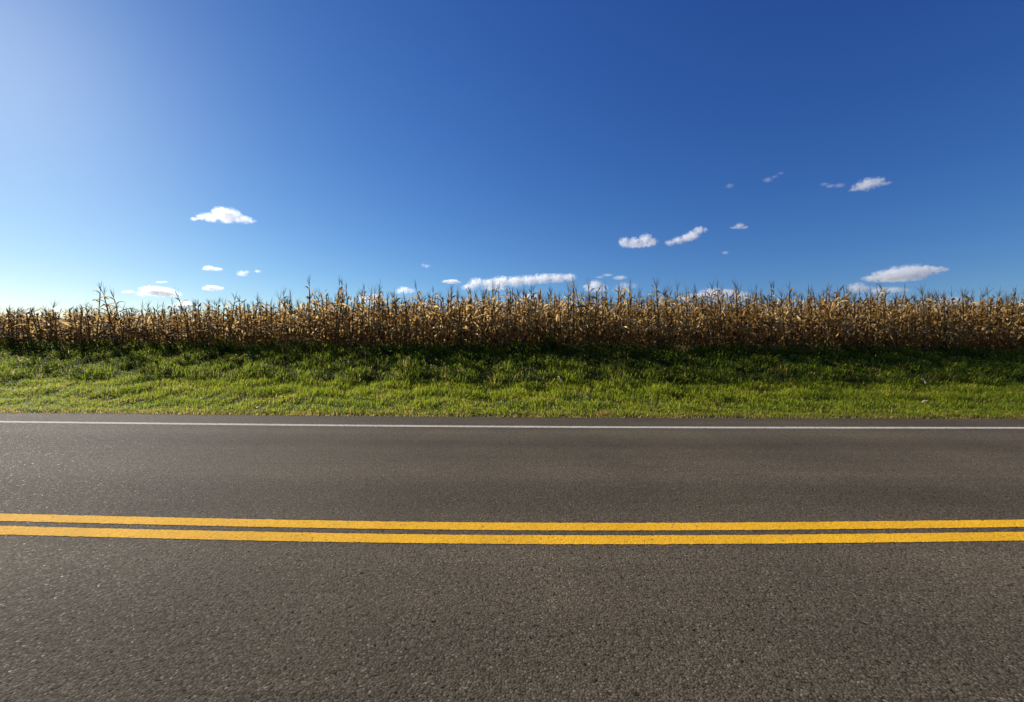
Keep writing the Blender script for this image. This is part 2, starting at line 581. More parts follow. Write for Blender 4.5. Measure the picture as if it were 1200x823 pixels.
def weed_cloud(mb, x, y, H, R, nl, size, tint):
    """Leafy weed clumps: stems that fan out of a base, leaves along them."""
    for i in range(len(x)):
        z0 = float(terrain(x[i], y[i]))
        ns = max(3, int(nl[i] / 9))
        a = RNG.uniform(0, 2 * np.pi, ns)
        r = R[i] * np.sqrt(RNG.random(ns))
        hh = H[i] * RNG.uniform(0.5, 1.0, ns) * (1 - 0.35 * r / R[i])
        tip = np.stack([x[i] + np.cos(a) * r, y[i] + np.sin(a) * r, z0 + hh], -1)
        base = np.array([x[i], y[i], z0 - 0.02]) + RNG.normal(0, 0.03, (ns, 3)) * (1, 1, 0)
        k = nl[i] // ns + 1
        t = RNG.uniform(0.2, 1.05, (ns, k, 1))
        c = (base[:, None, :] + (tip - base)[:, None, :] * t).reshape(-1, 3) + RNG.normal(0, 0.022, (ns * k, 3))
        sz = size[i] * RNG.uniform(0.5, 1.3, ns * k) * (1.15 - 0.4 * t.ravel())
        leaf_quads(mb, c, sz, tint[i] + RNG.normal(0, 0.13, ns * k))
        # stems as slim three sided strips
        for q in range(ns):
            d = tip[q] - base[q]
            s = np.array([-d[1], d[0], 0]) / (np.hypot(d[0], d[1]) + 1e-6) * 0.004
            mb.add([base[q] - s, base[q] + s, tip[q]], [(0, 1, 2)], 0.25)


def build_weeds():
    w = MB()
    x, y = scatter(9.75, 12.2, 9.0)  # bank weeds: leaf tint darkened to strengthen the shade here
    k = RNG.random(len(x)) < 0.65 + 0.4 * wave_noise(x, y, 0.5, 1)
    x, y = x[k], y[k]
    n = len(x)
    weed_cloud(w, x, y, RNG.uniform(0.14, 0.46, n) * (0.75 + 0.35 * wave_noise(x, y, 0.35, 2)), RNG.uniform(0.14, 0.38, n), RNG.integers(20, 56, n), RNG.uniform(0.05, 0.10, n), RNG.normal(0.72, 0.2, n))
    x, y = scatter(12.0, 13.3, 6.5)  # corn foot weeds: dark leaf tint carries part of the shade
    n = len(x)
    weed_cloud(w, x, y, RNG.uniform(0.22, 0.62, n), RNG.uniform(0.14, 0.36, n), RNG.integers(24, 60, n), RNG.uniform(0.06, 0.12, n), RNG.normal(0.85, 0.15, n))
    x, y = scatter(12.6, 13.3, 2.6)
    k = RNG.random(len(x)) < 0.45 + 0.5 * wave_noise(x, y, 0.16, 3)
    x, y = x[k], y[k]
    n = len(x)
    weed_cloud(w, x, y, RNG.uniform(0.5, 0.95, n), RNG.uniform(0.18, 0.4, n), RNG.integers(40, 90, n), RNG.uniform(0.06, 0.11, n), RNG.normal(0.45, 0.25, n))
    tag(w.build("weeds", M_WEED, smooth=False), "dark leafy weeds tangled in the shade at the foot of the corn", "weeds", kind="stuff")


# ------------------------------------------------------------------ corn
def corn_leaf(mb, base, az, length, width, e0, kind, rs, tint):
    nseg = 9
    t = np.linspace(0, 1, nseg + 1)
    if kind == "fold":      # broken over and hanging
        kpos = rs.uniform(0.12, 0.4)
        e = np.where(t < kpos, e0, -rs.uniform(1.0, 1.5))
        e = np.convolve(np.pad(e, 1, mode="edge"), [0.25, 0.5, 0.25], "valid")
    elif kind == "arch":
        e = e0 - (e0 + rs.uniform(0.5, 1.3)) * t ** rs.uniform(0.9, 1.5)
    else:                   # stands up
        e = e0 - rs.uniform(0.1, 0.6) * t
    a = az + np.cumsum(rs.normal(0, 0.16, nseg + 1)) * t
    step = length / nseg
    d = np.stack([np.cos(a) * np.cos(e), np.sin(a) * np.cos(e), np.sin(e)], -1)
    p = np.array(base) + np.concatenate([[[0, 0, 0]], np.cumsum(d[:-1] * step, axis=0)])
    s0 = np.stack([-np.sin(a), np.cos(a), 0 * a], -1)
    up = np.cross(d, s0)
    roll = rs.normal(0, 0.35) + rs.normal(0, 1.5) * t ** 1.3
    s = s0 * np.cos(roll)[:, None] + up * np.sin(roll)[:, None]
    nrm = np.cross(s, d)
    w = width * np.minimum(1, (t * 5 + 0.45)) * (1 - t ** 2.2) * 0.5 + 0.002
    w = w * rs.uniform(0.65, 1.1, nseg + 1)
    cup = rs.uniform(0.35, 1.0)
    l = p + s * w[:, None] + nrm * (w * cup)[:, None]
    r = p - s * w[:, None] + nrm * (w * cup)[:, None]
    v = np.stack([l, p, r], 1).reshape(-1, 3)
    f = []
    for i in range(nseg):
        b = i * 3
        f += [(b, b + 1, b + 4, b + 3), (b + 1, b + 2, b + 5, b + 4)]
    mb.add(v, f, np.clip(tint + rs.normal(0, 0.05, len(v)), 0, 1))


def corn_parts(seed, tall=False, tassel=True, bare=False):
    """Mesh blocks of one dried corn plant about 2.1 m tall (without its tassel about 1.8 m)."""
    rs = np.random.default_rng(seed)
    H = 1.78 * rs.uniform(0.94, 1.05)
    st, lv, ts, er = MB(), MB(), MB(), MB()
    n = 9
    tt = np.linspace(0, 1, n)
    bend = rs.normal(0, 0.07, 2)
    wig = np.cumsum(rs.normal(0, 0.008, (n, 2)), axis=0)
    pts = np.stack([bend[0] * tt ** 2 + wig[:, 0], bend[1] * tt ** 2 + wig[:, 1], tt * H], -1)
    pts[0, 2] = -0.05
    v, f = tube_block(pts, 0.0145 * (1 - 0.62 * tt) + 0.001, 6)
    st.add(v, f, rs.uniform(0.2, 0.75))

    def on(tq):
        return [np.interp(tq, tt, pts[:, i]) for i in range(3)]
    az0 = rs.uniform(0, 6.28)
    nl = 12 if not bare else 7
    for k in range(nl):
        h = 0.10 + 0.87 * (k + rs.uniform(-0.2, 0.2)) / (nl - 1)
        h = min(max(h, 0.05), 0.985)
        b = on(h)
        az = az0 + math.pi * k + rs.normal(0, 0.45)
        L = rs.uniform(0.42, 0.78) * (1 - 0.35 * abs(h - 0.55) / 0.5)
        if h > 0.8:
            L *= 0.6
        W = rs.uniform(0.05, 0.085)
        kind = rs.choice(["fold", "arch", "up"], p=[0.56, 0.36, 0.08] if h < 0.8 else [0.25, 0.55, 0.2])
        corn_leaf(lv, b, az, L, W, rs.uniform(0.7, 1.25), kind, rs, np.clip(rs.normal(0.56, 0.2) + 0.10 * (h - 0.5), 0.03, 0.98))
        # sheath wrapped round the stalk below the leaf
        b2 = on(max(h - 0.08, 0.02))
        v, f = tube_block([b2, b], [0.013, 0.016], 5)
        lv.add(v, f, rs.uniform(0.3, 0.7))
    top = np.array(pts[-1])
    if tassel:
        tl = rs.uniform(0.30, 0.50)
        nb = int(rs.integers(4, 8))
        lean = rs.normal(0, 0.12, 2)
        for q in range(nb + 1):
            main = q == 0
            a = rs.uniform(0, 6.28)
            spread = 0.04 if main else rs.uniform(0.1, 0.5)
            ln = tl if main else tl * rs.uniform(0.5, 0.8)
            b0 = top + np.array([0, 0, 0 if main else rs.uniform(0.0, 0.08)])
            s = np.linspace(0, 1, 4)
            out_ = spread * ln * s ** 1.2
            v, f = tube_block(np.stack([b0[0] + np.cos(a) * out_ + lean[0] * ln * s, b0[1] + np.sin(a) * out_ + lean[1] * ln * s, b0[2] + ln * s * (1 - 0.25 * spread)], -1),
                              [0.0034, 0.0038, 0.0032, 0.0012], 4)
            ts.add(v, f, rs.uniform(0.05, 0.6))
        H = H + tl
    for q in range(1):
        h = rs.uniform(0.42, 0.58)
        b = np.array(on(h))
        a = az0 + math.pi * q + rs.normal(0, 0.5)
        dn = rs.uniform(-1.25, 0.5)
        d = np.array([math.cos(a) * math.cos(dn), math.sin(a) * math.cos(dn), math.sin(dn)])
        s = np.linspace(0, 1, 7)
        L = rs.uniform(0.17, 0.24)
        off = np.array([math.cos(a), math.sin(a), 0.3]) * 0.02
        v, f = tube_block(b + off + d * (s * L)[:, None], 0.027 * np.array([0.25, 0.75, 1, 1, 0.85, 0.5, 0.08]), 8)
        er.add(v, f, rs.uniform(0.3, 0.85))
    return dict(stalk=st, leaves=lv, tassel=ts if tassel else None, ear=er), H


PART_MAT = dict(stalk=M_STALK, leaves=M_LEAF, tassel=M_TASSEL, ear=M_HUSK)
GROUP = "dry corn plants along the front of the field"
PLAIN = "dry tan corn plant in the dense front rows, no taller than its neighbours"

# tip column, tip row, lean in degrees (to the right), look
STANDOUTS = [
    (109, 327, -3, "tall dark corn plant with a forked tassel, first tall one at the left"),
    (122, 332, -14, "slim corn plant leaning left, right beside the tall forked one at the left"),
    (139, 335, -4, "corn plant with small forked tassel and arching leaf left of the low white cloud"),
    (174, 350, 2, "short corn plant with a thin bare spike before the low cloud at left"),
    (197, 347, 0, "corn plant with two top leaves arching like an umbrella below the low left cloud"),
    (205, 333, -16, "corn plant leaning left with long bare tip at right end of the low cloud"),
    (351, 322, -9, "thin corn plant leaning left with a wiry tassel, left of the tall pair"),
    (372, 335, 2, "slim corn plant with curled leaves just left of the tall pair"),
    (391, 321, -2, "left one of the tall pair of corn plants left of the middle"),
    (397, 321, 3, "right one of the tall pair of corn plants left of the middle, leafy side"),
    (430, 330, -3, "corn plant with thin forked tassel between the tall pair and the small round cloud"),
    (448, 325, 1, "corn plant with a narrow upright tassel just left of the small round cloud"),
    (489, 326, -13, "corn plant leaning left with a long bare tip just right of the small round cloud"),
    (513, 333, -8, "corn plant with a curled dark tip under the short flat cloud"),
    (527, 336, 2, "corn plant with a stubby dark top leaf under the left end of the longest cloud"),
    (556, 334, 2, "golden corn plant with upright bleached leaves before the left part of the longest cloud"),
    (583, 322, 0, "tallest golden corn plant, its thin tassel crossing the longest cloud"),
    (603, 333, 12, "corn plant with one thick golden leaf pointing up right under the longest cloud"),
    (617, 329, -3, "golden corn plant with a wispy tassel before the middle of the longest cloud"),
    (655, 338, 1, "corn plant with a blunt dark leafy top below the right part of the longest cloud"),
    (665, 327, -2, "corn plant with a two pronged tassel below the right tip of the longest cloud"),
    (675, 322, 1, "tall slim corn plant with a single spike at the right tip of the longest cloud"),
    (720, 328, -14, "corn plant leaning left with a bent dark tip in front of the faint hazy cloud"),
    (751, 335, 2, "corn plant with a blunt curled top right of the faint hazy cloud"),
    (773, 326, 0, "corn plant with a straight single spike under the lone diagonal cloud"),
    (792, 325, -3, "corn plant with dark leaf hanging from a spike left of the low bright cloud"),
    (803, 330, -2, "corn plant with a twin tassel at the left end of the low bright cloud"),
    (822, 332, 3, "corn plant with a wiry tassel just inside the left of the low bright cloud bank"),
    (844, 324, -1, "tall corn plant with a narrow tassel over the middle of the low bright cloud bank"),
    (864, 324, 0, "tall corn plant with fine tassel prongs over the right of the low bright cloud"),
    (874, 327, 3, "corn plant with a leaning tassel just right of the low bright cloud bank"),
    (887, 330, -2, "corn plant with a thin spike on clear sky right of the low bright cloud bank"),
    (924, 327, -2, "corn plant with a tall open tassel, midway from bright cloud to large grey cloud"),
    (943, 332, -3, "corn plant with a bent tassel on clear sky, second before the large grey cloud"),
    (957, 330, -4, "corn plant with a leaning tassel, nearest left of the large grey cloud"),
    (976, 331, 4, "bushy pale corn plant at the left end of the flat low grey cloud"),
    (991, 332, -1, "corn plant with a single thin spike before the flat low grey cloud"),
    (1017, 331, -2, "bushy corn plant with spiked tassel under the left part of the large grey cloud"),
    (1029, 331, 0, "corn plant with an upright tassel under the middle of the large grey cloud"),
    (1048, 336, 6, "corn plant with a right leaning tassel under the right part of the large grey cloud"),
    (1085, 334, 0, "corn plant with a wide forked tassel and arching leaves right of the large grey cloud"),
    (1107, 342, 3, "corn plant with a thin tassel beyond the right tip of the large grey cloud"),
]


def top_row(px):
    """Row of the top of the leafy mass at a column of the photograph."""
    return np.interp(px, [-400, 60, 100, 160, 240, 320, 400, 480, 560, 640, 720, 820, 940, 1030, 1110, 1300, 1600],
                     [369, 368, 367, 367, 364, 359, 353, 354, 350, 351, 351, 351, 352, 352, 354, 358, 360])


def build_corn():
    variants = []
    for s in range(22):
        variants.append(corn_parts(100 + s, tassel=True, bare=(s % 7 == 3)))
    for s in range(8):
        variants.append(corn_parts(300 + s, tassel=False))
    protos = [None] * len(variants)

    def instance(i, loc, rz, sc, tilt, label):
        parts, H = variants[i]
        if protos[i] is None:
            root = bpy.data.objects.new("corn_plant", None)
            root.empty_display_size = 0.2
            link(root)
            kids = []
            for pn in ("stalk", "leaves", "tassel", "ear"):
                if parts[pn] is not None:
                    kids.append(parts[pn].build(pn, PART_MAT[pn], root))
            protos[i] = (root, kids)
        else:
            r0, kids0 = protos[i]
            root = r0.copy()
            link(root)
            for c0 in kids0:
                c = c0.copy()
                link(c, root)
        root.location = loc
        root.rotation_euler = (random.gauss(0, 0.03), tilt, rz)
        root.scale = sc
        tag(root, label, "corn plant", GROUP)
        return root

    taken = []
    n_things = 0
    # the ones that stand out against the sky
    for (px, py, lean, label) in STANDOUTS:
        Y = CORN_Y + random.uniform(-0.05, 0.12)
        tip = at(px, py, Y)
        th = math.radians(lean)
        i = random.randrange(22)
        H = variants[i][1]
        zb = float(terrain(tip.x, Y))
        ht = (tip.z - zb) / math.cos(th)
        xb = tip.x - (tip.z - zb) * math.tan(th)
        s = ht / H
        sw = 0.5 * s + 0.5
        instance(i, (xb, Y, zb), random.uniform(0, 6.28), (sw, sw, s), th, label)
        taken.append(xb)
        n_things += 1

    def height_at(x, Y):
        px = CX + x / Y * F
        return float(CAM_H + (HY - (top_row(px) - (px - CX) * math.tan(ROLL))) / F * Y)
    # the front row
    x = -17.6
    front = []
    while x < 17.6:
        front.append(x + random.uniform(-0.05, 0.05))
        x += 0.176
    for x in front:
        if any(abs(x - t) < 0.07 for t in taken):
            continue
        Y = CORN_Y + random.gauss(0, 0.07) + 0.01 * abs(x)
        zb = float(terrain(x, Y))
        i = random.randrange(len(variants))
        H = variants[i][1]
        ht = (height_at(x, Y) - zb) * random.uniform(0.82, 1.18)
        s = ht / (1.78 if i < 22 else 1.72)
        instance(i, (x, Y, zb), random.uniform(0, 6.28), (random.uniform(0.95, 1.2),) * 2 + (s,), random.gauss(0, 0.06), PLAIN)
        n_things += 1
    # the second row's most visible plants
    rest = 300 - n_things
    xs = np.linspace(-18.2, 18.2, rest)
    second = set()
    for x in xs:
        x = x + random.uniform(-0.08, 0.08)
        Y = CORN_Y + 0.74 + random.gauss(0, 0.07)
        zb = float(terrain(x, Y))
        i = random.randrange(len(variants))
        ht = (height_at(x, Y) - zb) * random.uniform(0.88, 1.13)
        instance(i, (x, Y, zb), random.uniform(0, 6.28), (random.uniform(0.95, 1.2),) * 2 + (ht / 1.78,), random.gauss(0, 0.06), PLAIN)
    # everything behind: one mass
    flat = []
    for parts, H in variants:
        d = {}
        for pn, b in parts.items():
            if b is not None:
                d[pn] = b
        flat.append(d)
    acc = {pn: MB() for pn in PART_MAT}
    rows = [(0.0, 17.7, 26), (0.74, 18.3, 26)] + [(0.74 * k, 0, 26 if k < 6 else 23) for k in range(2, 11)]
    rows += [(8.6, 0, 27), (9.8, 0, 28), (11.2, 0, 29), (12.8, 0, 30), (14.6, 0, 31), (17, 0, 32), (20, 0, 34), (24, 0, 36)]
    rows.append((0.80, 0, 18.5))
    for (dy, xin, xout) in rows:
        x = -xout
        step = 0.3 if dy == 0.80 else 0.178 if dy < 8 else 0.24
        while x < xout:
            x += step
            if abs(x) < xin:
                continue
            xx = x + random.uniform(-0.06, 0.06)
            Y = CORN_Y + dy + random.gauss(0, 0.07)
            zb = float(terrain(xx, Y))
            i = random.randrange(len(variants))
            ht = (height_at(xx, CORN_Y + min(dy, 1.5)) - zb) * random.uniform(0.88, 1.06)
            rz = random.uniform(0, 6.28)
            c, s = math.cos(rz), math.sin(rz)
            lx, ly = random.gauss(0, 0.06), random.gauss(0, 0.06)
            R = np.array([[c, -s, lx], [s, c, ly], [0, 0, 1]])
            w = random.uniform(0.95, 1.2)
            for pn, b in flat[i].items():
                acc[pn].merge(b, scale=np.array([w, w, ht / 1.78]), rot=R, loc=np.array([xx, Y, zb]), dt=random.gauss(0, 0.06))
    allc = MB()
    mats = []
    # one mesh, four material slots
    counts = []
    for pn in ("stalk", "leaves", "tassel", "ear"):
        v, t, f3, f4 = acc[pn].arrays()
        allc.v.append(v); allc.t.append(t); allc.f4.append(f4 + allc.n)
        allc.n += len(v)
        counts.append(len(f4)); mats.append(PART_MAT[pn])
    me = allc.mesh("corn_plants", mats[0])
    for m in mats[1:]:
        me.materials.append(m)
    me.polygons.foreach_set("material_index", np.repeat(np.arange(4), counts).astype(np.int32))
    o = link(bpy.data.objects.new("corn_plants", me))
    tag(o, "rows of dry brown corn standing behind the front rows of the field", "corn field", kind="stuff")


# ------------------------------------------------------------------ single plants and litter on the bank
def build_small_things():
    def clump(px, py, Y, H, R, nl, size, tint, label, name, mat=M_WEED):
        p = at(px, py, Y)
        x = p.x
        root = bpy.data.objects.new(name, None)
        root.empty_display_size = 0.1
        link(root)
        z0 = float(terrain(x, Y))
        root.location = (x, Y, z0)
        tag(root, label, "weed")
        rs = np.random.default_rng(int(px))
        ns = 9
        st, lf = MB(), MB()
        for q in range(ns):
            a = rs.uniform(0, 6.28)
            r = R * math.sqrt(rs.random())
            h = H * rs.uniform(0.6, 1.0)
            s = np.linspace(0, 1, 5)
            pts = np.stack([np.cos(a) * r * s ** 1.3, np.sin(a) * r * s ** 1.3, -0.02 + h * s], -1)
            v, f = tube_block(pts, [0.006, 0.005, 0.004, 0.003, 0.001], 4)
            st.add(v, f, 0.3)
            k = nl // ns
            t = rs.uniform(0.25, 1.0, k)
            c = np.stack([np.interp(t, s, pts[:, i]) for i in range(3)], -1) + rs.normal(0, 0.025, (k, 3))
            leaf_quads(lf, c, size * rs.uniform(0.6, 1.3, k), tint + rs.normal(0, 0.09, k))
        st.build("stem", M_WEED, root)
        lf.build("leaves", mat, root, smooth=False)

    clump(646, 400, 12.72, 0.75, 0.36, 330, 0.085, 0.16, "yellow green vine like weed climbing the corn in the middle of the row", "weed_plant")
    clump(262, 402, 12.55, 0.55, 0.42, 280, 0.08, 0.24, "olive weed clump with yellowish tips at the corn foot left of the middle", "weed_plant")
    clump(187, 428, 11.0, 0.30, 0.34, 260, 0.075, 0.22, "sunlit bright green round weed on the left of the bank, left of its twin", "weed_plant")
    clump(211, 430, 10.85, 0.30, 0.33, 260, 0.075, 0.24, "sunlit bright green round weed on the left of the bank, right of its twin", "weed_plant")
    clump(280, 428, 10.95, 0.36, 0.26, 190, 0.08, 0.27, "pointed light green weed standing alone on the shaded bank at left", "weed_plant")
    clump(905, 424, 11.1, 0.36, 0.34, 240, 0.08, 0.36, "green weed clump on the shaded bank right of the middle", "weed_plant")
    clump(1000, 430, 10.6, 0.32, 0.40, 260, 0.08, 0.45, "broad dark green weed mound on the bank near the right end", "weed_plant")

    def tussock(px, py, Y, n, H, label):
        p = at(px, py, Y)
        mb = MB()
        x = p.x + np.clip(RNG.normal(0, 0.085, n), -0.16, 0.16)
        y = Y + np.clip(RNG.normal(0, 0.05, n), -0.09, 0.09)
        blades(mb, n, x, y, H * RNG.uniform(0.5, 1.1, n), RNG.uniform(0.007, 0.014, n), RNG.uniform(0.4, 1.7, n), RNG.uniform(0.02, 0.16, n))
        z0 = float(terrain(p.x, Y))
        mb.v = [v - np.array([p.x, Y, z0]) for v in mb.v]
        o = mb.build("grass_tussock", M_GRASS, smooth=False)
        o.location = (p.x, Y, z0)
        tag(o, label, "grass tussock")
    tussock(707, 483, 7.42, 130, 0.10, "small brown tussock of dead grass at the road edge right of the middle")
    tussock(1022, 432, 10.75, 150, 0.2, "straw coloured flattened grass tussock on the bank near the right end")
    tussock(800, 408, 12.3, 160, 0.42, "tall straw coloured grass tussock at the corn foot right of the middle")
    tussock(1030, 484, 7.4, 90, 0.08, "dark dry tussock at the road edge near the right end")

    def scrap(px, py, Y, L, az, e0, label, seed, tint=0.8, W=0.035):
        rs = np.random.default_rng(seed)
        p = at(px, py, Y)
        mb = MB()
        corn_leaf(mb, (0, 0, 0), az, L, W, e0, "arch", rs, tint)
        o = mb.build("fallen_leaf", M_DRYLEAF)
        o.location = (p.x, Y, float(terrain(p.x, Y)) + 0.09)
        tag(o, label, "leaf")
    scrap(657, 452, 9.55, 0.26, 1.9, 1.4, "pale dry corn leaf standing upright in the grass right of the middle", 1)
    scrap(690, 468, 8.35, 0.28, 2.9, 0.9, "pale curled dry corn leaf lying in the grass above the brown tussock", 2)
    scrap(1080, 472, 8.2, 0.2, 0.4, 0.6, "bleached dry leaf in the grass near the right end of the verge", 3)
    scrap(300, 483, 7.45, 0.16, 0.2, 0.4, "flat whitish dry leaf on the road edge at left", 4, 0.95, 0.05)
    scrap(1085, 448, 9.7, 0.24, 1.2, 1.2, "pale thin dry leaf poking out of the bank at right", 5)
    scrap(235, 474, 8.0, 0.14, 2.0, 0.9, "small bleached dry leaf in the short grass at left", 6)


# ------------------------------------------------------------------ clouds
GROW = 1.22


def cloud_material(name, sigma, puffs, size):
    """Vapour: a field of soft puffs (centre, radii in the cloud's own metres), torn by noise."""
    m, nt, out = new_mat(name)
    tc = N(nt, "ShaderNodeTexCoord")
    o = tc.outputs["Object"]
    field = None
    for (c, r) in puffs:
        v = N(nt, "ShaderNodeVectorMath", operation="SUBTRACT")
        nt.links.new(o, v.inputs[0])
        v.inputs[1].default_value = c
        q = N(nt, "ShaderNodeVectorMath", operation="DIVIDE")
        nt.links.new(v.outputs[0], q.inputs[0])
        q.inputs[1].default_value = r
        ln = N(nt, "ShaderNodeVectorMath", operation="LENGTH")
        nt.links.new(q.outputs[0], ln.inputs[0])
        d = math_node(nt, "SUBTRACT", 1.0, ln.outputs["Value"])
        if field is None:
            field = d
        else:
            sm = N(nt, "ShaderNodeMath", operation="SMOOTH_MAX")
            nt.links.new(field, sm.inputs[0])
            nt.links.new(d, sm.inputs[1])
            sm.inputs[2].default_value = 0.15
            field = sm.outputs[0]
    n1 = noise(nt, o, 1.9 / size, 6, 0.68)
    w = math_node(nt, "MULTIPLY", math_node(nt, "SUBTRACT", n1.outputs["Fac"], 0.52), 2.6)
    f = math_node(nt, "ADD", field, w)
    r = N(nt, "ShaderNodeMapRange", interpolation_type="SMOOTHSTEP")
    r.inputs["From Min"].default_value = 0.08
    r.inputs["From Max"].default_value = 0.85
    r.inputs["To Min"].default_value = 0.0
    r.inputs["To Max"].default_value = sigma
    nt.links.new(f, r.inputs["Value"])
    # nothing outside the puffs
    e = math_node(nt, "MULTIPLY", field, 9.0, True)
    pv = N(nt, "ShaderNodeVolumePrincipled")
    pv.inputs["Color"].default_value = (1, 1, 1, 1)
    pv.inputs["Anisotropy"].default_value = 0.4
    nt.links.new(math_node(nt, "MULTIPLY", r.outputs[0], e), pv.inputs["Density"])
    nt.links.new(pv.outputs[0], out.inputs["Volume"])
    tp = N(nt, "ShaderNodeBsdfTransparent")
    df = N(nt, "ShaderNodeBsdfTranslucent")
    df.inputs["Color"].default_value = (0.9, 0.9, 0.9, 1)
    mx = N(nt, "ShaderNodeMixShader")
    mx.inputs[0].default_value = 0.005
    nt.links.new(tp.outputs[0], mx.inputs[1])
    nt.links.new(df.outputs[0], mx.inputs[2])
    nt.links.new(mx.outputs[0], out.inputs["Surface"])
    return m


CLOUDS = [
    # puffs (px, py, rx, ry), optical depth, label
    ([(264, 252, 15, 9), (259, 250, 9, 7), (272, 253, 11, 7), (246, 255, 11, 5), (237, 255, 7, 3.5), (284, 257, 12, 4.5), (293, 259, 7, 2.5), (229, 257, 6, 2)], 5, "white puffy cloud with a domed top, alone high in the left half of the sky"),
    ([(176, 341, 12, 6), (188, 342, 14, 6), (200, 344, 11, 5), (168, 345, 8, 3), (209, 346, 5, 2)], 5, "long low white cloud just above the corn at left"),
    ([(246, 314.5, 7, 3), (254, 315.5, 7, 2.3), (241, 315.5, 4, 1.8)], 2.2, "small flat cloud over the left corn, higher than the oval one right below it"),
    ([(284, 321, 6, 3.6), (289, 319, 3.5, 2), (302, 318, 4, 2)], 1.6, "tiny ragged cloud right of the small flat one over the left corn"),
    ([(248, 337.5, 8.5, 3.4), (254, 338, 7, 2.8), (242, 338.5, 5, 2)], 4.5, "small bright oval cloud just above the corn, under the small flat one"),
    ([(152, 342, 6, 2), (146, 342.5, 4, 1.5)], 1.0, "faint little wisp touching the left end of the long low cloud"),
    ([(187, 331, 5, 1.6), (193, 330.5, 4, 1.3)], 0.8, "faint little wisp above the long low cloud at left"),
    ([(474, 340, 8, 4.2), (468, 341.5, 5, 3), (481, 341, 5, 2.8)], 3.0, "small round white cloud sitting on the corn tops left of the middle"),
    ([(500, 312, 4.5, 2.6), (496, 311, 3, 2)], 0.6, "tiny faint cloud high above the corn left of the longest cloud"),
    ([(530, 330, 8, 2.8), (523, 330, 5, 2), (537, 331, 4, 1.8)], 4.0, "short flat white cloud just left of the longest cloud"),
    ([(550, 337, 9, 4.5), (558, 332, 9, 6), (572, 333, 11, 6), (588, 331, 13, 7), (604, 330, 13, 6.5), (620, 328.5, 14, 6), (636, 326.5, 13, 6), (652, 326, 13, 5.5), (666, 325, 10, 4.5), (580, 338, 14, 3)], 5.5, "longest white cloud, stretched flat over the corn in the middle"),
    ([(698, 334, 9, 6), (705, 337, 8, 4.5), (690, 337, 7, 4.5), (699, 340, 12, 3)], 4.0, "rounded white cloud right of the longest cloud, low on the corn"),
    ([(727, 325.5, 8, 2.8), (721, 326, 4, 1.8)], 1.4, "thin flat wisp above the faint hazy cloud right of the middle"),
    ([(731, 336, 10, 6), (727, 340, 9, 5), (743, 335, 4, 4)], 1.1, "faint hazy cloud behind the corn tops right of the middle"),
    ([(712, 322.5, 7, 1.8), (703, 325, 5, 1.6)], 0.7, "faint streak above the rounded cloud right of the longest cloud"),
    ([(622, 350, 12, 6), (611, 352, 8, 4)], 3.5, "white cloud peeping through the corn tops under the longest cloud"),
    ([(216, 357, 10, 4.5), (206, 358, 6, 3)], 3.0, "low white cloud peeping through the corn just right of the long low left cloud"),
    ([(440, 349, 10, 5), (428, 351, 8, 4)], 3.0, "low white cloud peeping through the corn left of the small round cloud"),
    ([(548, 353, 9, 5), (540, 354, 6, 3)], 3.0, "low white cloud peeping through the corn left of the golden plants"),
    ([(834, 345, 16, 7), (818, 348, 12, 5), (852, 345, 15, 6.5), (868, 347, 12, 5.5), (802, 350, 9, 4)], 4.5, "low bright cloud bank behind the corn tops right of the middle"),
    ([(732, 284, 7, 6), (743, 284, 10, 5.5), (756, 281, 8, 7.5), (764, 284, 8, 5.5), (748, 287, 20, 2.8)], 5, "flat bottomed white puff left of the diagonal cloud right of the middle"),
    ([(785, 285, 6, 3.5), (795, 282, 8, 4.2), (805, 279, 9, 5), (813, 275, 8, 5.5), (819, 269.5, 6.5, 4.6), (825, 270, 4, 3)], 4.5, "diagonal white cloud rising to the right beside the flat bottomed puff"),
    ([(867, 265, 6, 3.6), (873, 266.5, 5, 2), (860, 267, 5, 1.5)], 2.2, "small cloud with a flat base right of the diagonal cloud"),
    ([(850, 296.3, 4, 1.9)], 1.0, "tiny faint cloud below and right of the diagonal cloud"),
    ([(900, 211, 5.5, 3), (908, 207, 4, 1.8), (915, 203, 4, 1.5)], 0.55, "faint torn wisp high in the right sky, nearest to the middle but one"),
    ([(855, 218, 5, 3)], 0.4, "faintest small wisp high in the sky right of the middle"),
    ([(1018, 215.5, 11, 7), (1027, 214, 8, 6), (1008, 219, 9, 4.5), (1000, 222.5, 6, 2), (1038, 215, 6, 2.2)], 3.4, "wedge shaped cloud high in the right sky with a slanting left side"),
    ([(984, 217.5, 6, 2.8), (973, 218, 6, 2.2), (966, 216, 5, 1.6)], 0.6, "faint wisp just left of the wedge shaped cloud in the right sky"),
    ([(1021, 326.5, 10, 4), (1036, 323, 13, 6.5), (1052, 320.5, 14, 8.5), (1068, 318.5, 14, 9), (1083, 318, 13, 7.5), (1096, 317, 11, 4.8), (1106, 316, 7, 2.2), (1050, 327, 32, 3)], 6, "large smooth grey white cloud shaped like a lens above the corn at right"),
    ([(1003, 338, 11, 6.5), (1012, 340, 10, 5), (1030, 340.5, 14, 4.5), (1048, 340, 14, 4), (1060, 340.5, 7, 2.6)], 3.0, "flat low grey cloud under the large lens shaped cloud at right"),
    ([(1105, 353, 9, 6), (1118, 354, 12, 6)], 3.0, "low cloud behind the corn tops at the right end"),
]


